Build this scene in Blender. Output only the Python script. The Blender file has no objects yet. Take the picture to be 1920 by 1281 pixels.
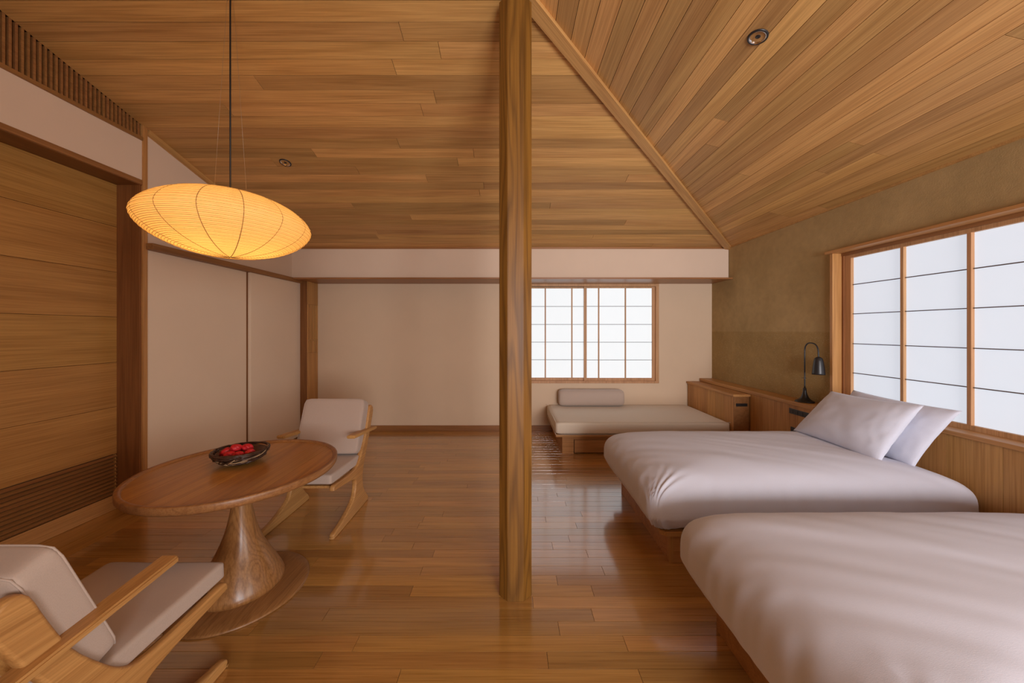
import bpy, bmesh, math, random
from mathutils import Vector, Matrix, noise
from mathutils.geometry import tessellate_polygon
random.seed(7)
R = math.radians
S = bpy.context.scene
COL = S.collection

# ------------------------------------------------------------------ camera, world, lights, exposure
FPX, PX, PY, EYE = 665.0, 955.0, 620.0, 1.5
cam = bpy.data.cameras.new('camera')
cam.sensor_width = 36; cam.lens = FPX / 1920 * 36
cam.shift_x = (960 - PX) / 1920; cam.shift_y = -(640.5 - PY) / 1920
cam.clip_start = .05
co = bpy.data.objects.new('camera', cam); COL.objects.link(co)
co.location = (0, 0, EYE); co.rotation_euler = (R(90), 0, 0)
S.camera = co
S.view_settings.view_transform = 'Standard'; S.view_settings.look = 'None'
S.view_settings.gamma = 1; S.view_settings.use_curve_mapping = False
S.view_settings.exposure = 0.0
W = bpy.data.worlds.new('world'); S.world = W; W.use_nodes = True
W.node_tree.nodes['Background'].inputs[0].default_value = (.8, .9, 1, 1)
W.node_tree.nodes['Background'].inputs[1].default_value = .8
PAPER_RIGHT = ((.66, .73, .83), .84)
PAPER_BACK = ((.73, .79, .82), .88)
PAPER_FILL = ((1.0, .80, .58), .6)  # fill glow of the invented papered window behind the viewer
LANTERN_W = 1.6
# added fill lamp outside an invented front-wall window, unseen behind the viewer
FILL = bpy.data.lights.new('fill_light', 'AREA'); FILL.shape = 'RECTANGLE'; FILL.size = 2.1; FILL.size_y = 1.5; FILL.spread = R(118)
FILL.energy = 124; FILL.color = (.97, .95, .97)
fillo = bpy.data.objects.new('fill_light', FILL); COL.objects.link(fillo)
fillo.location = (1.75, -2.85, 1.5); fillo.rotation_euler = (R(94), 0, R(-3))
# second added fill lamp, outside an invented right-wall window behind the viewer
FILL2 = bpy.data.lights.new('fill_light', 'AREA'); FILL2.shape = 'RECTANGLE'; FILL2.size = 1.5; FILL2.size_y = 2.1
FILL2.energy = 75; FILL2.color = (1, .91, .82)
fillo2 = bpy.data.objects.new('fill_light', FILL2); COL.objects.link(fillo2)
fillo2.location = (3.45, -1.3, 1.85); fillo2.rotation_euler = (0, R(76), 0)

# ------------------------------------------------------------------ materials
def new_mat(name):
    m = bpy.data.materials.new(name); m.use_nodes = True
    return m, m.node_tree, m.node_tree.nodes, m.node_tree.links

def coords(nt, rnd=True):
    n, l = nt.nodes, nt.links
    tc = n.new('ShaderNodeTexCoord')
    if not rnd: return tc.outputs['Object'], None
    oi = n.new('ShaderNodeObjectInfo')
    mul = n.new('ShaderNodeVectorMath'); mul.operation = 'SCALE'; mul.inputs[0].default_value = (37, 19, 53)
    l.new(oi.outputs['Random'], mul.inputs['Scale'])
    add = n.new('ShaderNodeVectorMath'); add.operation = 'ADD'
    l.new(tc.outputs['Object'], add.inputs[0]); l.new(mul.outputs[0], add.inputs[1])
    return add.outputs[0], oi.outputs['Random']

def scaled(nt, vec, sc):
    m = nt.nodes.new('ShaderNodeVectorMath'); m.operation = 'MULTIPLY'; m.inputs[1].default_value = sc
    nt.links.new(vec, m.inputs[0]); return m.outputs[0]

def noise_node(nt, vec, scale, detail=4, dist=0., rough=.5):
    t = nt.nodes.new('ShaderNodeTexNoise'); t.inputs['Scale'].default_value = scale
    t.inputs['Detail'].default_value = detail; t.inputs['Distortion'].default_value = dist
    t.inputs['Roughness'].default_value = rough
    nt.links.new(vec, t.inputs['Vector']); return t.outputs['Fac']

def ramp(nt, fac, stops):
    r = nt.nodes.new('ShaderNodeValToRGB'); e = r.color_ramp.elements
    while len(e) < len(stops): e.new(.5)
    for i, (p, c) in enumerate(stops):
        e[i].position = p; e[i].color = (*c, 1) if len(c) == 3 else c
    nt.links.new(fac, r.inputs[0]); return r.outputs[0]

def mixc(nt, a, b, fac, mode='MIX'):
    m = nt.nodes.new('ShaderNodeMix'); m.data_type = 'RGBA'; m.blend_type = mode
    for k, v in ((6, a), (7, b)):
        if isinstance(v, tuple): m.inputs[k].default_value = (*v, 1)
        else: nt.links.new(v, m.inputs[k])
    if isinstance(fac, float): m.inputs[0].default_value = fac
    else: nt.links.new(fac, m.inputs[0])
    return m.outputs[2]

def bump(nt, h, strength, dist=.002):
    b = nt.nodes.new('ShaderNodeBump'); b.inputs['Strength'].default_value = strength
    b.inputs['Distance'].default_value = dist
    nt.links.new(h, b.inputs['Height']); return b.outputs[0]

def wood(name, light, dark, rough=.45, axis='x', var=.22, figure=1.0, coat=0., hue=.004, spec=.4):
    m, nt, n, l = new_mat(name)
    vec, rnd = coords(nt)
    k = {'x': (.6, 9, 9), 'y': (9, .6, 9), 'z': (9, 9, .6)}[axis]
    f = {'x': (2.5, 150, 150), 'y': (150, 2.5, 150), 'z': (150, 150, 2.5)}[axis]
    warp = noise_node(nt, scaled(nt, vec, tuple(v * .7 for v in k)), .8, 2)
    mm = n.new('ShaderNodeMath'); mm.operation = 'MULTIPLY_ADD'; mm.inputs[1].default_value = 7 * figure
    l.new(warp, mm.inputs[0])
    a = noise_node(nt, scaled(nt, vec, k), 1.3, 3, .3)
    l.new(a, mm.inputs[2])
    fr = n.new('ShaderNodeMath'); fr.operation = 'PINGPONG'; fr.inputs[1].default_value = .5
    l.new(mm.outputs[0], fr.inputs[0])
    b = noise_node(nt, scaled(nt, vec, f), 1.0, 3)
    mid = tuple((p + q) / 2 for p, q in zip(light, dark))
    c = ramp(nt, fr.outputs[0], [(0., dark), (.16, mid), (.3, light), (.5, light)])
    c2 = ramp(nt, a, [(.3, tuple(v * .80 for v in light)), (.7, light)])
    c = mixc(nt, c, c2, .55)
    fine = ramp(nt, b, [(.35, (.72, .67, .62)), (.62, (1, 1, 1))])
    c = mixc(nt, c, fine, .8, 'MULTIPLY')
    hsv = n.new('ShaderNodeHueSaturation')
    v1 = n.new('ShaderNodeMapRange'); v1.inputs[3].default_value = 1 - var; v1.inputs[4].default_value = 1 + var * .7
    l.new(rnd, v1.inputs[0]); l.new(v1.outputs[0], hsv.inputs['Value'])
    wn = n.new('ShaderNodeTexWhiteNoise'); wn.noise_dimensions = '1D'; l.new(rnd, wn.inputs['W'])
    v2 = n.new('ShaderNodeMapRange'); v2.inputs[3].default_value = .5 - hue; v2.inputs[4].default_value = .5 + hue
    l.new(wn.outputs['Value'], v2.inputs[0]); l.new(v2.outputs[0], hsv.inputs['Hue'])
    l.new(c, hsv.inputs['Color'])
    p = n['Principled BSDF']; l.new(hsv.outputs[0], p.inputs['Base Color'])
    rr = n.new('ShaderNodeMapRange'); rr.inputs[3].default_value = rough - .05; rr.inputs[4].default_value = rough + .08
    l.new(b, rr.inputs[0]); l.new(rr.outputs[0], p.inputs['Roughness'])
    p.inputs['Specular IOR Level'].default_value = spec
    p.inputs['Coat Weight'].default_value = coat; p.inputs['Coat Roughness'].default_value = .13 if coat > .9 else .16
    p.inputs['Coat IOR'].default_value = 1.95 if coat > .9 else 1.5
    l.new(bump(nt, b, .12, .001), p.inputs['Normal'])
    return m

def fabric(name, col, scale=900, rough=.9, sheen=.2, mottled=.06):
    m, nt, n, l = new_mat(name)
    vec, _ = coords(nt)
    a = noise_node(nt, scaled(nt, vec, (1, 1, .25)), scale, 2)
    a2 = noise_node(nt, scaled(nt, vec, (.25, 1, 1)), scale, 2)
    add = n.new('ShaderNodeMath'); add.operation = 'ADD'; l.new(a, add.inputs[0]); l.new(a2, add.inputs[1])
    c = ramp(nt, a, [(.3, tuple(v * (1 - mottled * 2) for v in col)), (.7, col)])
    p = n['Principled BSDF']; l.new(c, p.inputs['Base Color']); p.inputs['Roughness'].default_value = rough
    p.inputs['Sheen Weight'].default_value = sheen; p.inputs['Specular IOR Level'].default_value = .2
    l.new(bump(nt, add.outputs[0], .25, .0006), p.inputs['Normal'])
    return m

def plain(name, col, rough=.5, metal=0., spec=.5):
    m, nt, n, l = new_mat(name)
    vec, _ = coords(nt)
    a = noise_node(nt, vec, 60, 3)
    c = ramp(nt, a, [(.3, tuple(v * .93 for v in col)), (.7, col)])
    p = n['Principled BSDF']; l.new(c, p.inputs['Base Color']); p.inputs['Roughness'].default_value = rough
    p.inputs['Metallic'].default_value = metal; p.inputs['Specular IOR Level'].default_value = spec
    return m

def plaster(name, col, amp=.04, bs=.12, scale=9):
    m, nt, n, l = new_mat(name)
    vec, _ = coords(nt, False)
    a = noise_node(nt, vec, scale * .25, 5); b = noise_node(nt, vec, 260, 4)
    c = ramp(nt, a, [(.3, tuple(v * (1 - amp) for v in col)), (.7, col)])
    p = n['Principled BSDF']; l.new(c, p.inputs['Base Color']); p.inputs['Roughness'].default_value = .92
    p.inputs['Specular IOR Level'].default_value = .2
    l.new(bump(nt, b, bs, .001), p.inputs['Normal'])
    return m

def earth_wall():
    m, nt, n, l = new_mat('straw earth plaster')
    tc = n.new('ShaderNodeTexCoord'); vec = tc.outputs['Object']
    big = noise_node(nt, vec, 1.6, 5); mid = noise_node(nt, vec, 14, 6, .4); fine = noise_node(nt, vec, 150, 4)
    c = ramp(nt, big, [(.3, (.40, .280, .130)), (.7, (.50, .355, .175))])
    c = mixc(nt, c, ramp(nt, mid, [(.3, (.86, .86, .84)), (.7, (1.05, 1.04, 1.0))]), .7, 'MULTIPLY')
    sep = n.new('ShaderNodeSeparateXYZ'); l.new(vec, sep.inputs[0])
    wob = n.new('ShaderNodeMath'); wob.operation = 'MULTIPLY_ADD'; wob.inputs[1].default_value = .02
    l.new(mid, wob.inputs[0]); l.new(sep.outputs['Z'], wob.inputs[2])
    low = n.new('ShaderNodeMapRange'); low.inputs[1].default_value = 1.505; low.inputs[2].default_value = 1.485
    l.new(wob.outputs[0], low.inputs[0])
    # straw flecks, lower coat
    st = n.new('ShaderNodeTexVoronoi'); st.inputs['Scale'].default_value = 26
    l.new(scaled(nt, vec, (1, 1, 3.2)), st.inputs['Vector'])
    sf = ramp(nt, st.outputs['Distance'], [(.15, (1, 1, 1)), (.20, (0, 0, 0))])
    st2 = n.new('ShaderNodeTexVoronoi'); st2.inputs['Scale'].default_value = 60
    l.new(scaled(nt, vec, (1, 1.6, 1)), st2.inputs['Vector'])
    sf2 = ramp(nt, st2.outputs['Distance'], [(.15, (1, 1, 1)), (.20, (0, 0, 0))])
    s12 = mixc(nt, sf, sf2, 1.0, 'ADD')
    fm = n.new('ShaderNodeMath'); fm.operation = 'MULTIPLY'; l.new(s12, fm.inputs[0]); l.new(low.outputs[0], fm.inputs[1])
    cl = mixc(nt, c, (.86, .82, .72), low.outputs[0], 'MULTIPLY')
    c = mixc(nt, cl, (.50, .38, .20), fm.outputs[0])
    p = n['Principled BSDF']; l.new(c, p.inputs['Base Color']); p.inputs['Roughness'].default_value = .95
    p.inputs['Specular IOR Level'].default_value = .15
    ad = n.new('ShaderNodeMath'); ad.operation = 'ADD'; l.new(mid, ad.inputs[0]); l.new(fine, ad.inputs[1])
    l.new(bump(nt, ad.outputs[0], .35, .003), p.inputs['Normal'])
    return m

def paper(name, spec):
    col, strength = spec
    m, nt, n, l = new_mat(name)
    vec, _ = coords(nt)
    a = noise_node(nt, vec, 7, 5)
    c = ramp(nt, a, [(.3, tuple(v * .985 for v in col)), (.7, col)])
    p = n['Principled BSDF']; p.inputs['Base Color'].default_value = (.45, .45, .45, 1)
    p.inputs['Roughness'].default_value = .8
    l.new(c, p.inputs['Emission Color']); p.inputs['Emission Strength'].default_value = strength
    return m

def lantern_paper():
    m, nt, n, l = new_mat('lantern washi paper')
    vec, _ = coords(nt)
    a = noise_node(nt, vec, 25, 5)
    c = ramp(nt, a, [(.3, (.93, .70, .36)), (.7, (.96, .74, .40))])
    tr = n.new('ShaderNodeBsdfTranslucent'); l.new(c, tr.inputs[0])
    df = n.new('ShaderNodeBsdfDiffuse'); l.new(c, df.inputs[0])
    mx = n.new('ShaderNodeMixShader'); mx.inputs[0].default_value = .6
    l.new(df.outputs[0], mx.inputs[1]); l.new(tr.outputs[0], mx.inputs[2])
    l.new(mx.outputs[0], n['Material Output'].inputs[0])
    return m

M = {
 'cedar': wood('cedar ceiling boards', (.68, .385, .135), (.48, .235, .066), .5, var=.26, figure=.6),
 'cedar_trim': wood('cedar trim', (.62, .34, .12), (.50, .24, .08), .5, var=.05, figure=.5),
 'floor': wood('oak floor boards', (.56, .285, .072), (.42, .192, .042), .28, var=.22, figure=1., coat=1.),
 'floor_y': wood('oak threshold', (.56, .285, .072), (.42, .192, .042), .28, 'z', var=.1, coat=1.),
 'oak': wood('oiled oak', (.54, .265, .085), (.38, .165, .046), .45, var=.08),
 'oak_z': wood('oiled oak upright', (.60, .305, .100), (.45, .205, .058), .45, 'z', var=.12),
 'oak_y': wood('oiled oak along', (.58, .30, .10), (.44, .20, .06), .42, 'y', var=.08, figure=.6),
 'dark_z': wood('dark stained jamb', (.27, .105, .030), (.18, .065, .018), .45, 'z', var=.08),
 'dark_y': wood('dark stained lintel', (.27, .105, .030), (.18, .065, .018), .45, 'y', var=.08),
 'mid_y': wood('brown rail', (.36, .165, .055), (.26, .11, .035), .45, 'y', var=.08),
 'mid_x': wood('brown rail across', (.40, .185, .065), (.29, .125, .04), .35, 'x', var=.08),
 'base_x': wood('brown baseboard', (.33, .135, .045), (.25, .095, .03), .4, 'x', var=.05),
 'blind': wood('woven wood panel', (.52, .265, .070), (.42, .195, .045), .5, 'y', var=.06, figure=.5),
 'post': wood('chestnut post', (.25, .108, .016), (.055, .019, .003), .42, 'z', var=0, figure=2.2),
 'table': wood('walnut table', (.52, .245, .058), (.35, .145, .030), .33, 'y', var=.10, figure=1.2, coat=.15),
 'table_rim': wood('table rim', (.36, .165, .058), (.22, .09, .03), .35, 'y', var=.02, figure=2),
 'chair': wood('ash chair frame', (.60, .32, .105), (.45, .21, .06), .42, 'y', var=.04, figure=.8),
 'cypress': wood('shoji cypress', (.62, .34, .16), (.50, .26, .11), .5, 'z', var=.05, figure=.5),
 'white': plaster('white plaster', (.74, .575, .445)),
 'cream': plaster('cream plaster', (.70, .53, .375)),
 'door': plaster('door paper', (.82, .655, .50), .03, .06),
 'earth': earth_wall(),
 'linen': fabric('beige linen', (.52, .405, .335)),
 'daybed': fabric('oatmeal daybed cover', (.74, .63, .50)),
 'duvet': fabric('white cotton', (.68, .69, .79), 500, .8, .1, .02),
 'black': plain('black metal', (.018, .017, .018), .38),
 'plate': plain('black switch plate', (.02, .018, .018), .3),
 'chrome': plain('chrome reflector', (.8, .8, .8), .08, 1.),
 'dark': plain('dark cavity', (.03, .018, .01), .9),
 'shade_gap': plain('dark joint', (.06, .03, .012), .9),
 'muntin': plain('thin dark muntin', (.10, .055, .03), .6),
 'paper_r': paper('shoji paper right', PAPER_RIGHT),
 'paper_b': paper('shoji paper back', PAPER_BACK),
 'paper_fill': paper('added glowing fill paper', PAPER_FILL),
 'lantern': lantern_paper(),
 'rib': plain('bamboo rib', (.45, .24, .06), .7),
 'cord': plain('black cord', (.01, .01, .01), .6),
 'wire': plain('fine wire', (.45, .35, .25), .4, .6),
 'twig': wood('dark twig', (.13, .06, .035), (.05, .02, .012), .35, 'x', var=.5),
 'twig_light': wood('peeled twig', (.55, .36, .20), (.3, .17, .08), .5, 'x', var=.3),
 'fruit': plain('red berry skin', (.52, .012, .018), .5),
}

# ------------------------------------------------------------------ geometry helpers
def link(name, me, mat, parent=None, smooth=False):
    o = bpy.data.objects.new(name, me); COL.objects.link(o)
    for m in (mat if isinstance(mat, (list, tuple)) else [mat]):
        if m and len(me.materials) < (len(mat) if isinstance(mat, (list, tuple)) else 1): me.materials.append(m)
    if parent is not None: o.parent = parent
    if smooth:
        for p in me.polygons: p.use_smooth = True
    return o

def from_bm(name, bm, mat, parent=None, smooth=False):
    bmesh.ops.recalc_face_normals(bm, faces=bm.faces)
    me = bpy.data.meshes.new(name); bm.to_mesh(me); bm.free()
    return link(name, me, mat, parent, smooth)

def add_box(bm, x0, x1, y0, y1, z0, z1, bev=0.):
    r = bmesh.ops.create_cube(bm, size=1)
    vs = r['verts']
    bmesh.ops.scale(bm, vec=(x1 - x0, y1 - y0, z1 - z0), verts=vs)
    bmesh.ops.translate(bm, vec=((x0 + x1) / 2, (y0 + y1) / 2, (z0 + z1) / 2), verts=vs)
    if bev:
        es = list({e for v in vs for e in v.link_edges})
        bmesh.ops.bevel(bm, geom=es, offset=bev, segments=2, affect='EDGES', profile=.6)

def box(name, x0, x1, y0, y1, z0, z1, mat, parent=None, bev=.002):
    """own-origin box so that each piece carries its own grain"""
    cx, cy, cz = (x0 + x1) / 2, (y0 + y1) / 2, (z0 + z1) / 2
    bm = bmesh.new(); add_box(bm, x0 - cx, x1 - cx, y0 - cy, y1 - cy, z0 - cz, z1 - cz, bev)
    o = from_bm(name, bm, mat, parent)
    o.location = (cx, cy, cz) if parent is None else Vector((cx, cy, cz)) - parent_origin(parent)
    return o

def parent_origin(p):
    v = Vector((0, 0, 0))
    while p is not None:
        v += p.location; p = p.parent
    return v

def empty(name, loc=(0, 0, 0)):
    o = bpy.data.objects.new(name, None); COL.objects.link(o); o.location = loc
    o.empty_display_size = .1
    return o

def tag(o, label=None, cat=None, group=None, kind=None):
    if label: o['label'] = label
    if cat: o['category'] = cat
    if group: o['group'] = group
    if kind: o['kind'] = kind
    return o

def struct(o): o['kind'] = 'structure'; return o

def tube(bm, pts, r, seg=8, caps=True):
    pts = [Vector(p) for p in pts]; rings = []
    rs = r if isinstance(r, (list, tuple)) else [r] * len(pts)
    prev = None
    for i, p in enumerate(pts):
        t = (pts[min(i + 1, len(pts) - 1)] - pts[max(i - 1, 0)]).normalized()
        if prev is None:
            u = t.orthogonal().normalized()
        else:
            u = (prev - t * prev.dot(t)).normalized()
        prev = u; w = t.cross(u)
        rings.append([bm.verts.new(p + (u * math.cos(2 * math.pi * k / seg) + w * math.sin(2 * math.pi * k / seg)) * rs[i]) for k in range(seg)])
    for a, b in zip(rings, rings[1:]):
        for k in range(seg): bm.faces.new((a[k], a[(k + 1) % seg], b[(k + 1) % seg], b[k]))
    if caps: bm.faces.new(rings[0][::-1]); bm.faces.new(rings[-1])

def lathe(bm, prof, seg=48, cx=0, cy=0):
    rings = []
    for r, z in prof:
        if r < 1e-5: rings.append([bm.verts.new((cx, cy, z))])
        else: rings.append([bm.verts.new((cx + r * math.cos(2 * math.pi * k / seg), cy + r * math.sin(2 * math.pi * k / seg), z)) for k in range(seg)])
    for a, b in zip(rings, rings[1:]):
        for k in range(seg):
            k2 = (k + 1) % seg
            if len(a) == 1 and len(b) > 1: bm.faces.new((a[0], b[k], b[k2]))
            elif len(b) == 1 and len(a) > 1: bm.faces.new((a[k], a[k2], b[0]))
            elif len(a) > 1: bm.faces.new((a[k], a[k2], b[k2], b[k]))

def catmull(pts, sub=4, closed=False):
    out = []; n = len(pts)
    P = [Vector(p) for p in pts]
    rng = range(n) if closed else range(n - 1)
    for i in rng:
        if closed: a, b, c, d = P[(i - 1) % n], P[i], P[(i + 1) % n], P[(i + 2) % n]
        else: a, b, c, d = P[max(i - 1, 0)], P[i], P[i + 1], P[min(i + 2, n - 1)]
        for s in range(sub):
            t = s / sub
            out.append(.5 * ((2 * b) + (c - a) * t + (2 * a - 5 * b + 4 * c - d) * t * t + (3 * b - a - 3 * c + d) * t ** 3))
    if not closed: out.append(P[-1])
    return out

def prism(name, poly, frame, th, mat, parent=None, bev=0.):
    """poly in the (u,v) plane of frame=(origin,U,V,N); extruded by th along N; object axes = frame axes"""
    o0, U, V, N = (Vector(v) for v in frame)
    cu = sum(p[0] for p in poly) / len(poly); cv = sum(p[1] for p in poly) / len(poly)
    bm = bmesh.new()
    a = [bm.verts.new((p[0] - cu, p[1] - cv, 0)) for p in poly]
    b = [bm.verts.new((p[0] - cu, p[1] - cv, th)) for p in poly]
    bm.faces.new(a[::-1]); bm.faces.new(b); n = len(poly)
    for i in range(n): bm.faces.new((a[i], a[(i + 1) % n], b[(i + 1) % n], b[i]))
    bmesh.ops.recalc_face_normals(bm, faces=bm.faces)
    if bev: bmesh.ops.bevel(bm, geom=bm.edges[:], offset=bev, segments=2, affect='EDGES')
    o = from_bm(name, bm, mat, parent)
    mt = Matrix((U, V, N)).transposed().to_4x4(); mt.translation = o0 + U * cu + V * cv
    if parent is not None: mt.translation -= parent_origin(parent)
    o.matrix_local = mt
    return o

def soft_box(sx, sy, sz, res=(24, 24, 6), p=12, q_=5, fn=None, fz=None):
    """cushion shape of half sizes; p rounds the plan, q the section; fn(v)->offset vector"""
    bm = bmesh.new(); nx, ny, nz = res; idx = {}
    def vert(i, j, k):
        key = (i, j, k)
        if key not in idx:
            a, b, c = 2 * i / nx - 1, 2 * j / ny - 1, 2 * k / nz - 1
            # denser towards the edges
            a, b = math.sin(a * math.pi / 2) * .5 + a * .5, math.sin(b * math.pi / 2) * .5 + b * .5
            q = q_(c) if callable(q_) else q_
            pl = (abs(a) ** p + abs(b) ** p) ** (q / p) if (a or b) else 0
            kk = (pl + abs(c) ** q) ** (-1 / q)
            v = Vector((a * kk * sx, b * kk * sy, c * kk * sz))
            if fn: v = fn(v, a, b, c)
            idx[key] = bm.verts.new(v)
        return idx[key]
    for i in range(nx):
        for j in range(ny):
            for k in (0, nz):
                bm.faces.new((vert(i, j, k), vert(i + 1, j, k), vert(i + 1, j + 1, k), vert(i, j + 1, k)))
    for i in range(nx):
        for k in range(nz):
            for j in (0, ny):
                bm.faces.new((vert(i, j, k), vert(i + 1, j, k), vert(i + 1, j, k + 1), vert(i, j, k + 1)))
    for j in range(ny):
        for k in range(nz):
            for i in (0, nx):
                bm.faces.new((vert(i, j, k), vert(i, j + 1, k), vert(i, j + 1, k + 1), vert(i, j, k + 1)))
    return bm

# ------------------------------------------------------------------ room shell
XL, XR, YU, YB, YF = -3.0, 3.03, 4.895, 5.306, -2.6
ZE, PB, PR = 2.648, .264, .260           # eave height, pitch of back and right roof planes
YAP = 1.93; ZTOP = ZE + PB * (YU - YAP)
def zb(y): return ZE + PB * (YU - y)
def zr(x): return ZE + PR * (3.025 - x)
def hipx(y): return 3.025 - (YU - y) * (PB / PR)
XAP = hipx(YAP)

# floor
bm = bmesh.new(); add_box(bm, -3.35, 3.2, YF - .1, 5.5, -.08, -.012)
floor = struct(from_bm('floor', bm, M['dark']))
floor['label'] = 'warm brown oak plank floor with a satin sheen'
PW = .0857; y = 2.0865
while y > 1.42: y -= PW
row = 0
while y < YB - .001:
    y1 = min(y + PW, YB)
    if row % 2 == 0: cuts = [.2 + .10 * math.sin(row * 1.7)]
    else: cuts = [.51 + .08 * math.sin(row * 2.3)]
    c = cuts[0]
    while c < XR - .5: c += random.uniform(.9, 1.35); cuts.append(c)
    c = cuts[0]
    while c > XL + .4: c -= random.uniform(.95, 1.75); cuts.insert(0, c)
    xs = [XL - .2] + [c for c in cuts if XL + .1 < c < XR - .1] + [XR + .05]
    for a, b in zip(xs, xs[1:]):
        g = .0008
        box('plank', a + g, b - g, y + g, y1 - g, -.014, random.uniform(-.0004, .0), M['floor'], floor, 0.0007)
    y = y1; row += 1
bm = bmesh.new(); y = 1.42 - .0
y0 = 2.0865
while y0 > 1.42: y0 -= PW
while y0 > YF:
    x = XL - .2
    while x < XR + .05:
        x2 = min(x + random.uniform(.9, 1.6), XR + .05)
        add_box(bm, x + .001, x2 - .001, y0 - PW + .001, y0 - .001, -.014, 0); x = x2
    y0 -= PW
pf = from_bm('planking', bm, M['floor'], floor); pf['kind'] = 'stuff'

# ceiling backing
bm = bmesh.new()
def quad(bm, *pts): bm.faces.new([bm.verts.new(p) for p in pts])
t = .016
quad(bm, (-3.4, YU + .15, zb(YU + .15) + t), (3.3, YU + .15, zb(YU + .15) + t), (XAP, YAP, ZTOP + t), (-3.4, YAP, ZTOP + t))
quad(bm, (3.3, YU + .25, zr(3.3) + t), (3.3, YF, zr(3.3) + t), (XAP, YF, ZTOP + t), (XAP, YAP, ZTOP + t))
quad(bm, (-3.4, YAP, ZTOP + t), (XAP, YAP, ZTOP + t), (XAP, YF, ZTOP + t), (-3.4, YF, ZTOP + t))
ceiling = struct(from_bm('ceiling', bm, M['shade_gap']))
ceiling['label'] = 'hipped ceiling lined with honey cedar boards'
CB = .1135
# back plane: U along +X, V down-slope up towards the camera
cosb = 1 / math.sqrt(1 + PB * PB); sb = PB * cosb
frB = ((0, YU, ZE), (1, 0, 0), (0, -cosb, sb), (0, sb, cosb))
LB = (YU - YAP) / cosb; v = 0; row = 0
while v < LB - .01:
    v1 = min(v + CB, LB)
    xe0, xe1 = hipx(YU - v * cosb), hipx(YU - v1 * cosb)
    xs = [XL - .0]; c = XL + random.uniform(.6, 3.2)
    while c < min(xe0, xe1) - .35: xs.append(c); c += random.uniform(1.3, 3.4)
    g = .0015
    for i, a in enumerate(xs):
        last = i == len(xs) - 1
        b0, b1 = (xe0, xe1) if last else (xs[i + 1] - g, xs[i + 1] - g)
        prism('plank', [(a + g, v + g), (b0, v + g), (b1, v1 - g), (a + g, v1 - g)], frB, .012, M['cedar'], ceiling)
    v = v1; row += 1
# right plane: U along -Y (towards camera), V up-slope towards -X
cosr = 1 / math.sqrt(1 + PR * PR); sr = PR * cosr
frR = ((3.025, YU, ZE), (0, -1, 0), (-cosr, 0, sr), (sr, 0, cosr))
LR = (3.025 - XAP) / cosr; v = 0; stuff = bmesh.new()
YV = .9                                   # boards nearer than this are outside the picture
while v < LR - .01:
    v1 = min(v + CB, LR)
    u0 = v * cosr * PR / PB; u1 = v1 * cosr * PR / PB
    L = YU - YV
    xs = []; c = max(u0, u1) + random.uniform(.5, 3)
    while c < L - .4: xs.append(c); c += random.uniform(1.3, 3.4)
    g = .0015; segs = [(u0, u1)] + [(x, x) for x in xs] + [(L, L)]
    for (a0, a1), (b0, b1) in zip(segs, segs[1:]):
        prism('plank', [(a0 + g, v + g), (b0 - g, v + g), (b1 - g, v1 - g), (a1 + g, v1 - g)], frR, .012, M['cedar'], ceiling)
    v = v1
o0, U_, V_, N_ = (Vector(q) for q in frR); v = 0
while v < LR - .01:
    v1 = min(v + CB, LR); L0 = YU - YV; L1 = YU - YF
    ps = [o0 + U_ * a + V_ * b for a, b in ((L0, v + .001), (L1, v + .001), (L1, v1 - .001), (L0, v1 - .001))]
    lo = [stuff.verts.new(p) for p in ps]; stuff.faces.new(lo); v = v1
x = XL
while x < XAP - .02:
    x2 = min(x + CB, XAP)
    stuff.faces.new([stuff.verts.new(p) for p in ((x + .001, YAP, ZTOP), (x2 - .001, YAP, ZTOP), (x2 - .001, YF, ZTOP), (x + .001, YF, ZTOP))]); x = x2
so = from_bm('planking', stuff, M['cedar'], ceiling); so['kind'] = 'stuff'

# hip batten
hp0 = Vector((3.03, YU + .0, ZE)); hp1 = Vector((XAP, YAP, ZTOP))
d = (hp1 - hp0); Lh = d.length; U = d.normalized(); side = U.cross(Vector((0, 0, 1))).normalized(); N = side.cross(U).normalized()
hip = prism('hip_batten', [(-.05, -.04), (Lh, -.04), (Lh, .04), (-.05, .04)], (hp0 - N * .034, U, side, N), .045, M['cedar_trim'])
hip.name = 'trim_1'; struct(hip)

# walls
def wall(name, boxes, mat):
    bm = bmesh.new()
    for b in boxes: add_box(bm, *b)
    return struct(from_bm(name, bm, mat))
WX0, WX1, WZ0, WZ1 = .064, 2.234, .712, 2.19     # back window opening
wall('wall_back', [(-2.87, WX0 + .03, YB, YB + .12, 0, 2.25), (WX1 - .03, 3.2, YB, YB + .12, 0, 2.25),
                   (WX0 + .03, WX1 - .03, YB, YB + .12, 0, WZ0 + .03), (WX0 + .03, WX1 - .03, YB, YB + .12, WZ1 - .03, 2.25)], M['cream'])
wall('wall_back_upper', [(XL, 3.025, YU, YB + .12, 2.21, ZE + .03)], M['white'])
# right earth wall with window opening
RY0, RY1, RZ0, RZ1 = .20, 3.295, .80, 2.235
wall('wall_right', [(XR, 3.2, RY1, YB + .1, 0, 3.0), (XR, 3.2, RY0, RY1, 0, RZ0), (XR, 3.2, RY0, RY1, RZ1, 3.0), (XR, 3.2, YF, -2.4, 0, 3.0), (XR, 3.2, -.2, RY0, 0, 3.0), (XR, 3.2, -2.4, -.2, 0, .85), (XR, 3.2, -2.4, -.2, 2.45, 3.0)], M['earth'])
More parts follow.
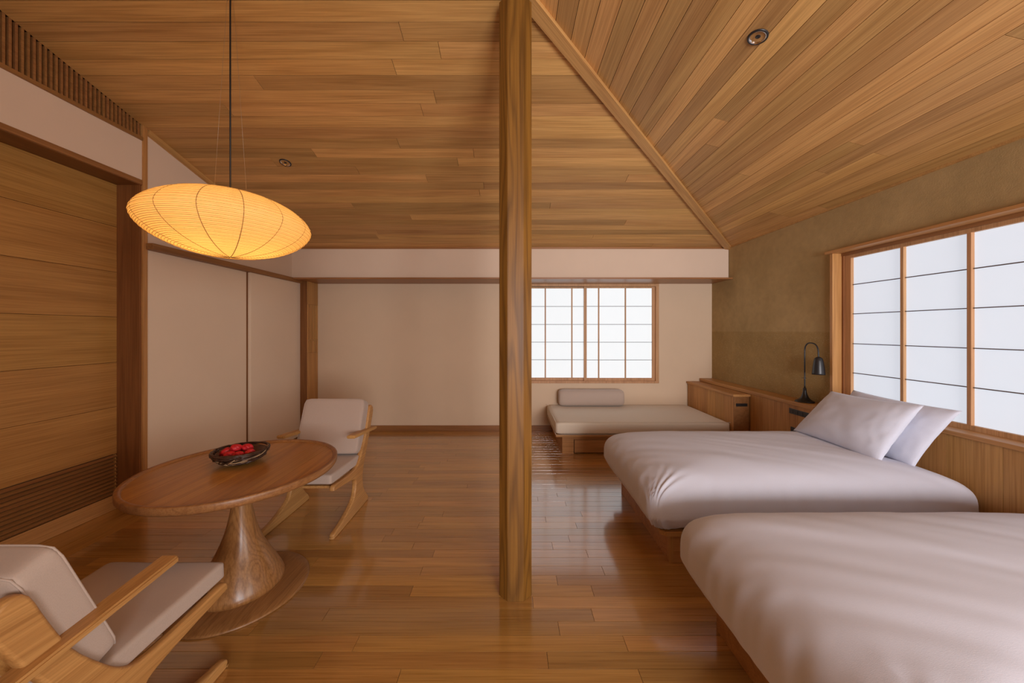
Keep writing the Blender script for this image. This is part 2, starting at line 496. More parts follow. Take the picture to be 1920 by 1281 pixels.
# left wall: white parts
bm = bmesh.new()
pts = [(2.932, 2.2), (5.4, 2.2), (5.4, 3.3), (2.932, 3.3)]
add_box(bm, XL - .15, XL, 2.932, 5.4, 2.2, 3.3)
add_box(bm, XL - .15, XL - .06, 2.9, 5.4, 0, 2.2)
wl = struct(from_bm('wall_left', bm, M['white']))
bm = bmesh.new(); add_box(bm, XL - .15, XL, YF, 2.898, 2.725, 3.055)
struct(from_bm('wall_left_upper', bm, M['white']))
bm = bmesh.new(); add_box(bm, XL - .3, XL - .12, YF, 2.9, 3.0, 3.7); add_box(bm, XL - .4, XL - .21, YF, 2.95, 0, 3.1)
struct(from_bm('wall_left_backing', bm, M['dark_y']))
# front wall behind the camera with openings for the two added windows
wall('wall_front', [(-3.4, -2.4, YF - .1, YF, 0, 3.7), (2.85, 3.2, YF - .1, YF, 0, 3.7), (-.1, .65, YF - .1, YF, 0, 3.7), (-2.4, -.1, YF - .1, YF, 0, .45), (-2.4, -.1, YF - .1, YF, 2.3, 3.7), (.65, 2.85, YF - .1, YF, 0, .6), (.65, 2.85, YF - .1, YF, 2.35, 3.7)], M['cream'])

# back ledge (thin board with soffit) and left rail
lb = box('trim_2', XL + .07, 3.03, 4.81, YB + .01, 2.199, 2.221, M['mid_x'], None, .002); struct(lb)
ll = box('trim_3', XL - .02, -2.93, 2.917, 5.06, 2.168, 2.221, M['mid_y'], None, .006); struct(ll)
struct(box('trim_4', XL, 3.025, YU - .012, YU + .02, ZE - .022, ZE + .01, M['mid_x']))   # eave strip
# eave strip on the right wall
bm = bmesh.new(); add_box(bm, 3.012, 3.04, YF, YU, ZE - .014, ZE + .02); struct(from_bm('trim_5', bm, M['cedar_trim']))
# sloping trim on the left wall under the ceiling
prism('trim_6', [(0, 0), ((YU - 2.93) / cosb, 0), ((YU - 2.93) / cosb, .05), (0, .05)],
      ((XL - .01, YU, ZE - .05 / cosb), (0, -cosb, sb), (0, sb, cosb), (1, 0, 0)), .028, M['cedar_trim'])['kind'] = 'structure'
struct(box('baseboard_back', -2.87, 3.0, YB - .014, YB + .01, 0, .082, M['base_x']))
struct(box('trim_7', -3.0, -2.87, 5.03, 5.40, 0, 2.2, M['dark_z']))       # corner casing
# side panel with louvred vent in the corner
vent = empty('vent_panel', (-2.868, 5.17, 1.1)); struct(vent); vent['label'] = 'narrow oak corner panel with a slatted vent'
box('panel', -2.874, -2.862, 5.035, 5.302, 1.876, 2.199, M['oak_z'], vent, .001)
box('panel', -2.874, -2.862, 5.035, 5.302, .0, 1.18, M['oak_z'], vent, .001)
box('recess', -2.8735, -2.871, 5.035, 5.302, 1.18, 1.876, M['dark'], vent, 0)
for yy in (5.04, 5.29): box('stile', -2.874, -2.862, yy - .005, yy + .012, 1.182, 1.874, M['oak_z'], vent, .001)
box('rail', -2.874, -2.862, 5.05, 5.29, 1.352, 1.37, M['oak_z'], vent, .001)
for i in range(8):
    yy = 5.063 + i * .0305
    for z0, z1 in ((1.182, 1.352), (1.37, 1.874)): box('slat', -2.874, -2.863, yy, yy + .017, z0, z1, M['oak_z'], vent, .001)

# column and recess surround on the left
struct(box('column', -3.20, -2.99, 2.896, 2.932, 0, 3.19, M['mid_y'] and M['oak_z'])).name = 'trim_8'
struct(box('trim_9', -3.20, -3.004, 2.882, 2.8965, .055, 2.69, M['dark_z']))               # jamb lining
lin = struct(box('trim_10', -3.20, XL + .006, YF, 2.896, 2.690, 2.728, M['mid_y']))
struct(box('trim_11', -3.21, XL + .002, YF, 2.896, 2.684, 2.691, M['dark_y']))
sill = struct(prism('trim_12', [(-3.21, 0), (-2.93, .0005), (-3.0, .012), (-3.19, .055), (-3.21, .055)], ((0, 2.9, 0), (1, 0, 0), (0, 0, 1), (0, -1, 0)), 2.9 - YF, M['floor_y']))

# tall panel door of horizontal boards with a louvred foot
pan = empty('panel_door', (-3.19, 1.5, 0)); tag(pan, 'tall honey wood panel wall of wide horizontal boards with a slatted foot, left of the column', 'panel')
zs = [.503, .882, 1.243, 1.609, 1.974, 2.34, 2.684]
for a, b in zip(zs, zs[1:]): box('board', -3.21, -3.19, YF, 2.882, a + .0012, b - .0012, M['blind'], pan, .0015)
box('backing', -3.215, -3.205, YF, 2.882, .06, 2.684, M['shade_gap'], pan, 0)
box('rail', -3.21, -3.186, YF, 2.882, .056, .174, M['oak_y'], pan, .003)
for i in range(11):
    z = .185 + i * .0292
    bm = bmesh.new(); add_box(bm, -.012, .012, -1.35, 1.431, -.006, .006, .001)
    bmesh.ops.rotate(bm, cent=(0, 0, 0), matrix=Matrix.Rotation(R(38), 3, 'Y'), verts=bm.verts)
    o = from_bm('slat', bm, M['mid_y'], pan); o.location = Vector((-3.195, 1.45, z + .008)) - pan.location
for yy in (2.197, 1.3, .4, 2.872):
    box('divider', -3.206, -3.187, yy - .003, yy + .003, .176, .50, M['oak_z'], pan, .001)

# lattice of vertical slats above the white wall
lat = empty('slat_transom', (-3.0, 2.4, 3.06)); tag(lat, 'dark vertical slat transom under the ceiling at upper left', 'transom')
box('rail', XL - .04, XL + .012, YF, 2.896, 3.05, 3.078, M['mid_y'], lat, .002)
yy = 2.872
while yy > 1.55:
    zt = min(zb(yy), ZTOP)
    if yy < YAP: zt = ZTOP
    box('slat', XL - .03, XL, yy - .0065, yy + .0065, 3.078, zt + .004, M['mid_y'], lat, .001); yy -= .0274
bm = bmesh.new()
while yy > YF: add_box(bm, XL - .03, XL, yy - .0065, yy + .0065, 3.078, ZTOP); yy -= .0274
x_ = from_bm('slats', bm, M['mid_y'], lat); x_['kind'] = 'stuff'; x_.location = -lat.location

# sliding doors on the left wall
d1 = struct(empty('door_1', (XL, 3.5, 0))); d1['label'] = 'nearer off-white papered sliding door beside the brown column'
box('panel', XL - .03, XL, 2.932, 4.045, .01, 2.168, M['door'], d1, .002)
d2 = struct(empty('door_2', (XL, 4.5, 0))); d2['label'] = 'farther off-white papered sliding door near the back corner'
box('panel', XL + .0, XL + .034, 4.07, 5.03, .01, 2.168, M['door'], d2, .002)
box('edge', XL - .03, XL + .0, 4.045, 5.03, .01, 2.168, M['dark_z'], d2, .001)

# ------------------------------------------------------------------ shoji windows
def back_window():
    w = struct(empty('window_1', ((WX0 + WX1) / 2, YB, WZ0))); w['label'] = 'two-panel papered lattice window above the daybed'
    def bx(n, x0, x1, y0, y1, z0, z1, m, bev=.001): return box(n, x0, x1, y0, y1, z0, z1, M[m], w, bev)
    f = .046
    bx('frame', WX0, WX0 + f, YB - .012, YB + .10, WZ0, WZ1, 'cypress', .002)
    bx('frame', WX1 - f, WX1, YB - .012, YB + .10, WZ0, WZ1, 'cypress', .002)
    bx('frame', WX0, WX1, YB - .014, YB + .10, WZ0, WZ0 + .035, 'cypress', .002)
    bx('frame', WX0, WX1, YB - .014, YB + .10, WZ1 - .030, WZ1 + .008, 'cypress', .002)
    c = 1.149
    for s, (a, b, yo) in enumerate(((WX0 + f, c + .028, .052), (c - .028, WX1 - f, .022))):
        st = .042
        y0, y1 = YB + yo, YB + yo + .024
        bx('sash_stile', a, a + st, y0, y1, WZ0 + .035, WZ1 - .03, 'cypress')
        bx('sash_stile', b - st, b, y0, y1, WZ0 + .035, WZ1 - .03, 'cypress')
        bx('sash_rail', a + st, b - st, y0, y1, WZ0 + .035, .787, 'cypress')
        bx('sash_rail', a + st, b - st, y0, y1, 2.138, WZ1 - .03, 'cypress')
        xs = [a + st, .545, .947, b - st] if s == 0 else [a + st, 1.345, 1.747, b - st]
        zz = [.787, 1.057, 1.324, 1.592, 1.865, 2.138]
        for x in xs[1:-1]: bx('muntin', x - .009, x + .009, y0 + .004, y1, .787, 2.138, 'cypress', .001)
        for z in zz[1:-1]: bx('muntin', a + st, b - st, y0 + .010, y1 - .002, z - .003, z + .003, 'muntin', 0)
        for x0, x1 in zip(xs, xs[1:]):
            for z0, z1 in zip(zz, zz[1:]): bx('pane', x0, x1, y1 - .003, y1, z0, z1, 'paper_b', 0)
back_window()

def right_window():
    w = struct(empty('window_2', (XR, 1.75, .83))); w['label'] = 'large papered lattice window beside the beds in the earth wall'
    def bx(n, x0, x1, y0, y1, z0, z1, m, bev=.001): return box(n, x0, x1, y0, y1, z0, z1, M[m], w, bev)
    XW = 3.10
    bx('frame', 3.0, 3.119, 3.293, 3.322, .80, 2.215, 'oak_z', .002)
    bx('frame', 3.085, 3.119, 3.275, 3.295, .80, 2.2, 'dark_z', .002)
    bx('frame', 3.0, 3.119, .17, .20, .80, 2.215, 'oak_z', .002)
    bx('head', 2.972, 3.14, .14, 3.345, 2.215, 2.239, 'oak_y', .003)
    bx('lintel', 3.08, 3.15, .2, 3.29, 2.188, 2.215, 'mid_y', .001)
    for (y0, y1) in ((1.56, 3.29), (.2, 1.60)):
        xo = 0 if y0 > 1 else .03
        a, b = y0 + .045, y1 - .07
        if y0 < 1: a, b = y0 + .045, y1 - .03
        bx('sash_stile', XW + xo, XW + .03 + xo, y0, a, .83, 2.19, 'cypress'); bx('sash_stile', XW + xo, XW + .03 + xo, b, y1, .83, 2.19, 'cypress')
        bx('sash_rail', XW + xo, XW + .03 + xo, a, b, .828, .862, 'cypress'); bx('sash_rail', XW + xo, XW + .03 + xo, a, b, 2.160, 2.19, 'cypress')
        ys = [a, 1.98, 2.395, 2.805, b] if y0 > 1 else [a, .66, 1.08, b]
        zz = [.862, 1.116, 1.381, 1.651, 1.917, 2.165]
        for yv in ys[1:-1]: bx('muntin', XW + .003 + xo, XW + .03 + xo, yv - .0115, yv + .0115, .862, 2.165, 'cypress')
        for z in zz[1:-1]: bx('muntin', XW + .016 + xo, XW + .026 + xo, a, b, z - .003, z + .003, 'muntin', 0)
        for p0, p1 in zip(ys, ys[1:]):
            for z0, z1 in zip(zz, zz[1:]): bx('pane', XW + .027 + xo, XW + .03 + xo, p0, p1, z0, z1, 'paper_r', 0)
right_window()

w4 = struct(empty('added_window_4', (1.75, YF, .6))); w4['label'] = 'added clear window in the front wall, unseen behind the viewer, for fill light'  # invented opening that lets the front fill lamp in
for xx in (.65, 1.73, 2.81): box('frame', xx, xx + .04, YF - .1, YF + .01, .6, 2.35, M['cypress'], w4, .001)
for zz in (.6, 2.31): box('frame', .65, 2.85, YF - .1, YF + .01, zz, zz + .04, M['cypress'], w4, .001)
w5 = struct(empty('added_window_5', (XR, -1.3, .85))); w5['label'] = 'added clear window in the right wall, unseen behind the viewer, for fill light'  # invented opening for the right-hand fill lamp
for yy in (-2.4, -1.32, -.24): box('frame', XR - .01, XR + .1, yy, yy + .04, .85, 2.45, M['cypress'], w5, .001)
for zz in (.85, 2.41): box('frame', XR - .01, XR + .1, -2.4, -.2, zz, zz + .04, M['cypress'], w5, .001)
w3 = struct(empty('added_window_3', (.1, YF, .45))); w3['label'] = 'added glowing papered window, unseen behind the viewer, for fill light'  # invented window, its panes glow to brighten the room
for i in range(2):
    x0 = -2.4 + i * 1.15
    box('sash_stile', x0, x0 + .04, YF - .04, YF - .01, .45, 2.3, M['cypress'], w3, .001)
    box('sash_stile', x0 + 1.11, x0 + 1.15, YF - .04, YF - .01, .45, 2.3, M['cypress'], w3, .001)
    box('pane', x0 + .04, x0 + 1.11, YF - .03, YF - .026, .45, 2.3, M['paper_fill'], w3, 0)

# ------------------------------------------------------------------ octagonal post
h, c = .0915, .0475
px, py = .0345, 2.052
poly = [(h - c, -h), (h, -h + c), (h, h - c), (h - c, h), (-h + c, h), (-h, h - c), (-h, -h + c), (-h + c, -h)]
po = prism('post', poly, ((px, py, 0), (1, 0, 0), (0, 1, 0), (0, 0, 1)), 3.36, M['post'], None, .002)
tag(po, 'tall chamfered wooden post with bold grain standing in the middle of the room', 'post')

# ------------------------------------------------------------------ headboard ledge, wainscot, cabinet
hb = empty('headboard_ledge', (2.9, 4.3, 0)); tag(hb, 'long honey oak headboard ledge along the earth wall, under the black lamp', 'headboard')
ys = [3.325, 3.51, 3.61, 3.994, 4.44, 4.88, 5.29]
for a, b in zip(ys, ys[1:]): box('board', 2.852, 2.87, a + .0008, b - .0008, 0, .752, M['oak_z'], hb, .001)
box('body', 2.872, 3.028, 3.33, 5.29, 0, .75, M['shade_gap'], hb, 0)
box('end_panel', 2.852, 3.028, 3.322, 3.330, 0, .752, M['oak_z'], hb, .001)
box('ledge_top', 2.838, 3.029, 3.318, 5.292, .752, .790, M['oak_y'], hb, .003)
def plate(name, parent, x, y0, y1, z0, z1, facing='x', n=2):
    if facing == 'x':
        p = box(name, x - .006, x, y0, y1, z0, z1, M['plate'], parent, .002)
        for i in range(n):
            a = y0 + (y1 - y0) * (i + .2) / n; b = y0 + (y1 - y0) * (i + .8) / n
            s = box('socket', x - .008, x - .004, a, b, z0 + .009, z1 - .009, M['black'], p, .001)
    else:
        p = box(name, y0, y1, x - .006, x, z0, z1, M['plate'], parent, .002)
        for i in range(n):
            a = y0 + (y1 - y0) * (i + .2) / n; b = y0 + (y1 - y0) * (i + .8) / n
            box('socket', a, b, x - .008, x - .004, z0 + .008, z1 - .008, M['black'], p, .001)
    return p
plate('socket_plate', hb, 2.852, 3.365, 3.61, .662, .714, 'x', 4)
plate('socket_plate', hb, 2.852, 3.365, 3.59, .478, .530, 'x', 3)

wc = empty('bed_wainscot', (2.98, 1.5, 0)); tag(wc, 'honey oak wainscot with a pale cap running below the large window behind the beds', 'wainscot')
y = 3.31; 
for yn in (3.02, 2.71, 2.412, 2.134, 1.85, 1.57, 1.29, 1.0, .7, .4, .1): box('board', 2.97, 2.985, yn + .0007, y - .0007, 0, .80, M['oak_z'], wc, .001); y = yn
box('cap', 2.957, 3.10, .1, 3.318, .80, .829, M['oak_y'], wc, .003)

cab = empty('side_cabinet', (2.75, 4.7, 0)); tag(cab, 'low oak cabinet with a flat top at the head of the daybed', 'cabinet')
ys = [4.21, 4.40, 4.58, 4.76, 4.94, 5.12, 5.29]
for a, b in zip(ys, ys[1:]): box('board', 2.660, 2.672, a + .0006, b - .0006, 0, .717, M['oak_z'], cab, .001)
box('body', 2.672, 2.846, 4.215, 5.29, 0, .717, M['shade_gap'], cab, 0)
box('end_panel', 2.660, 2.838, 4.198, 4.21, 0, .717, M['mid_y'], cab, .001)
box('cabinet_top', 2.642, 2.850, 4.185, 5.290, .717, .745, M['oak_y'], cab, .002)
plate('socket_plate', cab, 4.198, 2.682, 2.815, .602, .638, 'y', 2)

# ------------------------------------------------------------------ daybed
db = empty('daybed', (1.6, 4.8, 0)); tag(db, 'low oak daybed with an oatmeal mattress and drawers under the back window', 'daybed')
box('base', .645, 2.655, 4.346, 5.29, 0, .22, M['oak'], db, .002)
box('drawer_recess', .787, 2.62, 4.342, 4.3455, .004, .171, M['shade_gap'], db, 0)
box('apron', .645, .785, 4.322, 4.345, 0, .222, M['oak'], db, .001)
box('apron', .785, 2.655, 4.322, 4.345, .170, .222, M['oak'], db, .001)
box('platform', .56, 2.657, 4.255, 5.29, .222, .246, M['oak'], db, .002)
for a, b in ((.79, 1.70), (1.706, 2.62)):
    d = box('drawer', a + .003, b - .003, 4.321, 4.343, .014, .165, M['oak'], db, .001)
def mat_fn(v, a, b, c):
    n_ = noise.noise(Vector((v.x * 2, v.y * 2, v.z))) * .003
    return v + Vector((0, 0, n_ if c > 0 else 0))
bm = soft_box(1.05, .52, .077, (60, 30, 8), 40, 14, mat_fn)
o = from_bm('mattress', bm, M['daybed'], db, True); o.location = Vector((1.607, 4.770, .3235)) - db.location
bm = bmesh.new()
for zz in (.249, .398):
    tube(bm, [(.562, 4.2535, zz), (2.652, 4.2535, zz)], .0028, 6); tube(bm, [(.5605, 4.26, zz), (.5605, 5.285, zz)], .0028, 6)
o = from_bm('piping', bm, M['daybed'], db, True); o.location = -db.location
def bol_fn(v, a, b, c):
    yy, zz = v.y / .098, v.z / .119
    m = max(abs(yy), abs(zz), 1e-6)
    k = m / (abs(yy) ** 3.4 + abs(zz) ** 3.4) ** (1 / 3.4) if m > 1e-5 else 1
    e = abs(v.x) / .475
    k *= 1 - .22 * e ** 16
    w = noise.noise(Vector((v.x * 7, v.y * 7, v.z * 7))) * .003
    return Vector((v.x * (1 - .015 * m * m), v.y * k, v.z * k + w))
bm = soft_box(.475, .098, .119, (56, 18, 18), 60, 60, bol_fn)
bo = from_bm('bolster', bm, M['linen'], None, True); bo.location = (1.19, 5.185, .524)
tag(bo, 'beige linen bolster lying on the daybed below the back window', 'bolster')

# ------------------------------------------------------------------ beds
def make_bed(dy, label):
    b = empty('bed', (2.0, 2.79 + dy, 0)); tag(b, label, 'bed', 'twin beds')
    y0, y1 = 2.288 + dy, 3.284 + dy
    box('base', 1.037, 2.94, y0, y1, 0, .196, M['oak'], b, .003)
    box('corner_trim', 1.035, 1.06, y0 - .003, y0 + .03, 0, .196, M['oak_z'], b, .002)
    bm = bmesh.new(); 
    z0, z1 = .196, .226
    xa, xb, ya, yb, k = .962, 2.955, y0 - .045, y1 + .03, .03
    pl = [(xa + k, ya), (xb, ya), (xb, yb), (xa + k, yb), (xa, yb - k), (xa, ya + k)]
    prism('platform', pl, ((0, 0, z0), (1, 0, 0), (0, 1, 0), (0, 0, 1)), z1 - z0, M['oak'], b, .003)
    bm = soft_box(.965, .50, .10, (20, 16, 6), 20, 8)
    o = from_bm('mattress', bm, M['duvet'], b, True); o.location = Vector((1.965, (y0 + y1) / 2, .33)) - b.location
    return b
make_bed(0, 'farther of the two low oak platform beds, next to the daybed')
make_bed(-1.507, 'nearer low oak platform bed in the right foreground')

def make_duvet(dy, label, seed, zs=1.):
    hx, hy, hz, hl = 1.045, .592, .262, .112
    def fn(v, a, b, c):
        # section: bottom tucked in, belly bulging; broad pillowy crown; folds
        x, y, z = v
        s = Vector((x * 1.0 + seed, y * 1.0, z))
        z *= hl / hz if c < 0 else zs
        low = max(0, -c)
        tuck = .06 * low ** 1.3
        x2 = x * (1 - tuck / hx * (1 if x < 0 else .3)); y2 = y * (1 - tuck / hy * 1.2)
        crown = .018 * (1 - (x / hx) ** 2) * (1 - (y / hy) ** 2) if c > 0 else 0
        al, ac = x * .86 - y * .5, x * .5 + y * .86
        ridge = noise.noise(Vector((al * .9 + seed, ac * 3.4, seed))) * .010
        fold = noise.noise(Vector((al * 2.0 + seed * 3, ac * 13, z * 2))) * .0035
        edge = (abs(x) / hx) ** 4 + (abs(y) / hy) ** 4
        fr = noise.noise(Vector((x * 16 + seed, y * 16, z * 2.2))) * .005 * min(1, edge) * (1 - max(0, c) ** 6)
        nrm = Vector((x2 / hx ** 1, y2 / hy ** 1, max(z, 0) / hz)).normalized()
        zz = z + crown + (ridge + fold) * (1 if c > -.2 else .2)
        # corner gather at the foot, camera side
        g = math.exp(-((x + hx) ** 2 + (y + hy) ** 2) / .035)
        fan = math.atan2(y + hy, x + hx)
        gz = g * (.010 * math.sin(fan * 26) - .014)
        out = Vector((x2, y2, zz + gz)) + nrm * fr
        if out.z < -hl: out.z = -hl
        s_ = min(1, max(0, (out.x - .78) / .12)); lim = .533 + (1 - s_) * .1   # gives way to the headboard ledge
        if out.y > lim: out.y = lim
        out.x = min(out.x, 1.047)
        return out
    bm = soft_box(hx, hy, hz, (150, 90, 26), 18, lambda c: 4.0 if c > 0 else 10, fn)
    o = from_bm('duvet', bm, M['duvet'], None, True)
    o.location = (1.918, 2.779 + dy, .229 + hl)
    tag(o, label, 'duvet', 'duvets on the beds'); return o
make_duvet(0, 'white duvet on the farther bed, with two pillows at its head', 3.1)
make_duvet(-1.485, 'white duvet on the nearer bed, filling the lower right corner', 11.7, 1.06)

def pillow(corners, th, label, seed):
    """corners: bottom-far, bottom-near, top-near, top-far"""
    A, B, C_, D = (Vector(c) for c in corners)
    ctr = (A + B + C_ + D) / 4; nrm = (B - A).cross(D - A).normalized()
    if nrm.x > 0: nrm = -nrm
    bm = bmesh.new(); n = 44; sides = []
    for sgn in (1, -1):
        g = {}
        for i in range(n + 1):
            for j in range(n + 1):
                u, v = i / n, j / n; a, b = 2 * u - 1, 2 * v - 1
                # edges pull in between the corners
                pa = a * (1 - .045 * (1 - b * b)); pb = b * (1 - .06 * (1 - a * a))
                uu, vv = (pa + 1) / 2, (pb + 1) / 2
                p = A.lerp(B, uu).lerp(D.lerp(C_, uu), vv)
                t_ = (max(0, 1 - abs(a) ** 2.6) * max(0, 1 - abs(b) ** 2.6)) ** .55
                w = noise.noise(Vector((a * 3 + seed, b * 3, sgn))) * .006 * t_
                w2 = noise.noise(Vector((a * 9 + seed, b * 4, sgn * 2))) * .010 * (abs(a) ** 3) * t_ ** .5
                off = th * t_ * (1 + .12 * noise.noise(Vector((a + seed, b, 5)))) + w + w2
                if t_ < 1e-4: off = .0
                g[i, j] = p - ctr + nrm * sgn * off
        sides.append(g)
    V0 = {}
    for s, g in enumerate(sides):
        for (i, j), p in g.items():
            edge = i in (0, n) or j in (0, n)
            key = (i, j, 0 if edge else s)
            if key not in V0: V0[key] = bm.verts.new(p)
    for s in (0, 1):
        for i in range(n):
            for j in range(n):
                ks = [(i, j), (i + 1, j), (i + 1, j + 1), (i, j + 1)]
                f = [V0[(a, b, 0 if a in (0, n) or b in (0, n) else s)] for a, b in ks]
                try: bm.faces.new(f if s == 0 else f[::-1])
                except ValueError: pass
    o = from_bm('pillow', bm, M['duvet'], None, True); o.location = ctr
    tag(o, label, 'pillow', 'pillows on the farther bed'); return o
pillow([(2.56, 3.20, .60), (2.57, 2.46, .575), (2.76, 2.36, 1.0), (2.74, 3.02, .985)], .085, 'front white pillow leaning on the other pillow on the farther bed', 1.3)
pillow([(2.73, 3.14, .585), (2.76, 2.42, .560), (2.90, 2.27, .985), (2.89, 2.98, 1.0)], .07, 'rear white pillow, mostly hidden, leaning against the window sill', 6.1)

# ------------------------------------------------------------------ reading lamp
lp = empty('reading_lamp', (2.94, 3.53, .79)); tag(lp, 'black gooseneck reading lamp with a bell shade on the headboard ledge', 'lamp')
bm = bmesh.new(); lathe(bm, [(0, 0), (.078, 0), (.080, .006), (.074, .012), (.05, .026), (.034, .044), (.022, .075), (.016, .10), (.0145, .135), (.009, .138), (.009, .145), (0, .145)], 40)
from_bm('base', bm, M['black'], lp, True)
bm = bmesh.new(); tube(bm, catmull([(0, 0, .14), (0, 0, .30), (0, 0, .45), (0, -.004, .54), (0, -.035, .582), (0, -.085, .588), (0, -.128, .572), (0, -.152, .53), (0, -.158, .455)], 5), .0062, 10)
from_bm('stem', bm, M['black'], lp, True)
bm = bmesh.new(); tube(bm, [(-.03, 0, .238), (0, 0, .238)], .0022, 6); tube(bm, [(-.012, -.0, .238), (.016, 0, .238)], .003, 6); from_bm('switch', bm, M['black'], lp, True)
bm = bmesh.new(); lathe(bm, [(0, .46), (.014, .458), (.030, .446), (.037, .42), (.044, .37), (.050, .305), (.051, .292), (.0485, .292), (.041, .37), (.034, .42), (0, .44)], 36, 0, -.158)
from_bm('lamp_shade', bm, M['black'], lp, True)

# ------------------------------------------------------------------ paper lantern
LC = Vector((-1.583, 2.012, 2.096)); LR_, LZ = .40, .180
ln = empty('paper_lantern', LC); tag(ln, 'wide glowing orange paper pendant lantern hanging above the round table', 'lantern')
NR = 38
def lprof(t):            # t -1..1 bottom to top
    th = abs(t) ** .85 * math.pi / 2
    return LR_ * math.cos(th), math.copysign(LZ * math.sin(th) ** 1.16, t)
prof = []
K = NR * 4
for i in range(K + 1):
    t_ = -1 + 2 * i / K
    r, z = lprof(t_)
    if i == K: r = .035
    prof.append((max(r, .0) if i else 0.0, z))
rr = [(max(r + .0012 * math.cos(2 * math.pi * i / 4) if 2 < i < K - 2 else r, 0), z) for i, (r, z) in enumerate(prof)]
bm = bmesh.new(); lathe(bm, rr, 112); from_bm('paper_shade', bm, M['lantern'], ln, True)
bm = bmesh.new()
for i in range(1, NR * 2 - 1):
    t_ = -1 + 2 * (i * 2) / K
    r, z = lprof(t_)
    if r < .04: continue
    seg = 80; a = [[], []]
    ring = [(r - .0006, z - .0009), (r + .0010, z), (r - .0006, z + .0009)]
    vs = [[bm.verts.new((q[0] * math.cos(2 * math.pi * k / seg), q[0] * math.sin(2 * math.pi * k / seg), q[1])) for k in range(seg)] for q in ring]
    for u in (0, 1):
        for k in range(seg): bm.faces.new((vs[u][k], vs[u][(k + 1) % seg], vs[u + 1][(k + 1) % seg], vs[u + 1][k]))
o = from_bm('hoops', bm, M['rib'], ln, True); o['kind'] = 'stuff'
for m_ in range(14):
    an = 2 * math.pi * (m_ + .28) / 14; bm = bmesh.new()
    pts = []
    for i in range(0, K + 1, 4):
        r, z = lprof(-1 + 2 * i / K); r = max(r, .002)
        pts.append(((r - .0004) * math.cos(an), (r - .0004) * math.sin(an), z))
    tube(bm, pts, .0018, 6); from_bm('rib', bm, M['rib'], ln, True)
bm = bmesh.new(); lathe(bm, [(.036, LZ - .004), (.040, LZ - .004), (.040, LZ + .004), (.034, LZ + .004), (.034, LZ - .004)], 32); from_bm('top_ring', bm, M['wire'], ln, True)
zc = zb(LC.y) - LC.z
bm = bmesh.new(); tube(bm, [(0, 0, .02), (0, 0, zc + .002)], .0042, 8); from_bm('cord', bm, M['cord'], ln, True)
for sx, sy in ((-.036, .0), (.036, 0)):
    bm = bmesh.new(); tube(bm, [(sx * 2.6, sy, LZ - .02), (sx * .45, 0, zc + .001)], .0006, 5); from_bm('wire', bm, M['wire'], ln, True)
bm = bmesh.new(); bmesh.ops.create_uvsphere(bm, u_segments=20, v_segments=12, radius=.035); from_bm('bulb', bm, M['lantern'], ln, True)
L = bpy.data.lights.new('lantern_bulb', 'POINT'); L.energy = LANTERN_W; L.color = (1, .60, .20); L.shadow_soft_size = .09
for i, (ox, oy) in enumerate(((-.14, 0), (.14, 0), (0, .14), (0, -.14))):
    Lo = bpy.data.objects.new('lantern_bulb', L); COL.objects.link(Lo); Lo.parent = ln; Lo.location = (ox, oy, -.01)

# ------------------------------------------------------------------ recessed downlights
def downlight(loc, nrm, label):
    e = empty('downlight', loc); tag(e, label, 'downlight', 'recessed ceiling downlights')
    q = Vector(nrm).to_track_quat('Z', 'Y'); e.rotation_mode = 'QUATERNION'; e.rotation_quaternion = q
    bm = bmesh.new(); lathe(bm, [(.041, .001), (.0415, .006), (.046, .007), (.0495, .004), (.050, -.002), (.0465, -.004), (.041, .001)], 40); from_bm('rim', bm, M['black'], e, True)
    bm = bmesh.new(); lathe(bm, [(.0405, .006), (.0385, .0065), (.036, .002), (.026, -.007), (.016, -.0105), (.0, -.0115)], 40); from_bm('reflector', bm, M['chrome'], e, True)
    bm = bmesh.new(); lathe(bm, [(0, .0005), (.013, 0), (.017, -.006), (.012, -.0105)], 28); from_bm('lens', bm, M['black'], e, True)
nr = Vector((-sr, 0, -cosr)); nb = Vector((0, -sb, -cosb))
downlight(Vector((1.341, 1.914, zr(1.341))) + nr * .0, nr, 'recessed downlight in the right ceiling slope above the beds')
downlight(Vector((-2.089, 3.308, zb(3.308))) + nb * .0, nb, 'recessed downlight in the back ceiling slope, right of the lantern')

# ------------------------------------------------------------------ round table
TC = Vector((-1.555, 2.06, 0)); TZ = .717
tb = empty('round_table', TC); tag(tb, 'round pedestal dining table with a raised lip and trumpet foot, under the lantern', 'table')
rt = .4738
xs_ = [-rt, -.36, -.235, -.09, .06, .20, .33, rt]
for xa_, xb_ in zip(xs_, xs_[1:]):
    xa2, xb2 = xa_ + .0005, xb_ - .0005
    up = [(xa2 + (xb2 - xa2) * k / 14, math.sqrt(max(0, rt * rt - (xa2 + (xb2 - xa2) * k / 14) ** 2))) for k in range(15)]
    pl = up[::-1] + [(x, -y_) for x, y_ in up]
    q = []
    for p in pl:
        if not q or (abs(p[0] - q[-1][0]) + abs(p[1] - q[-1][1])) > 1e-5: q.append(p)
    if abs(q[0][0] - q[-1][0]) + abs(q[0][1] - q[-1][1]) < 1e-5: q.pop()
    prism('plank', q, ((TC.x, TC.y, TZ - .028), (1, 0, 0), (0, 1, 0), (0, 0, 1)), .018, M['table'], tb)
bm = bmesh.new(); lathe(bm, [(.473, TZ - .0105), (.4775, TZ - .002), (.481, TZ), (.497, TZ), (.5, TZ - .003), (.5, TZ - .030), (.492, TZ - .042), (.475, TZ - .046), (.0, TZ - .046), (0, TZ - .03), (.473, TZ - .03), (.473, TZ - .0105)], 96)
o = from_bm('rim', bm, M['table_rim'], tb, True)
for p in o.data.polygons: p.use_smooth = True
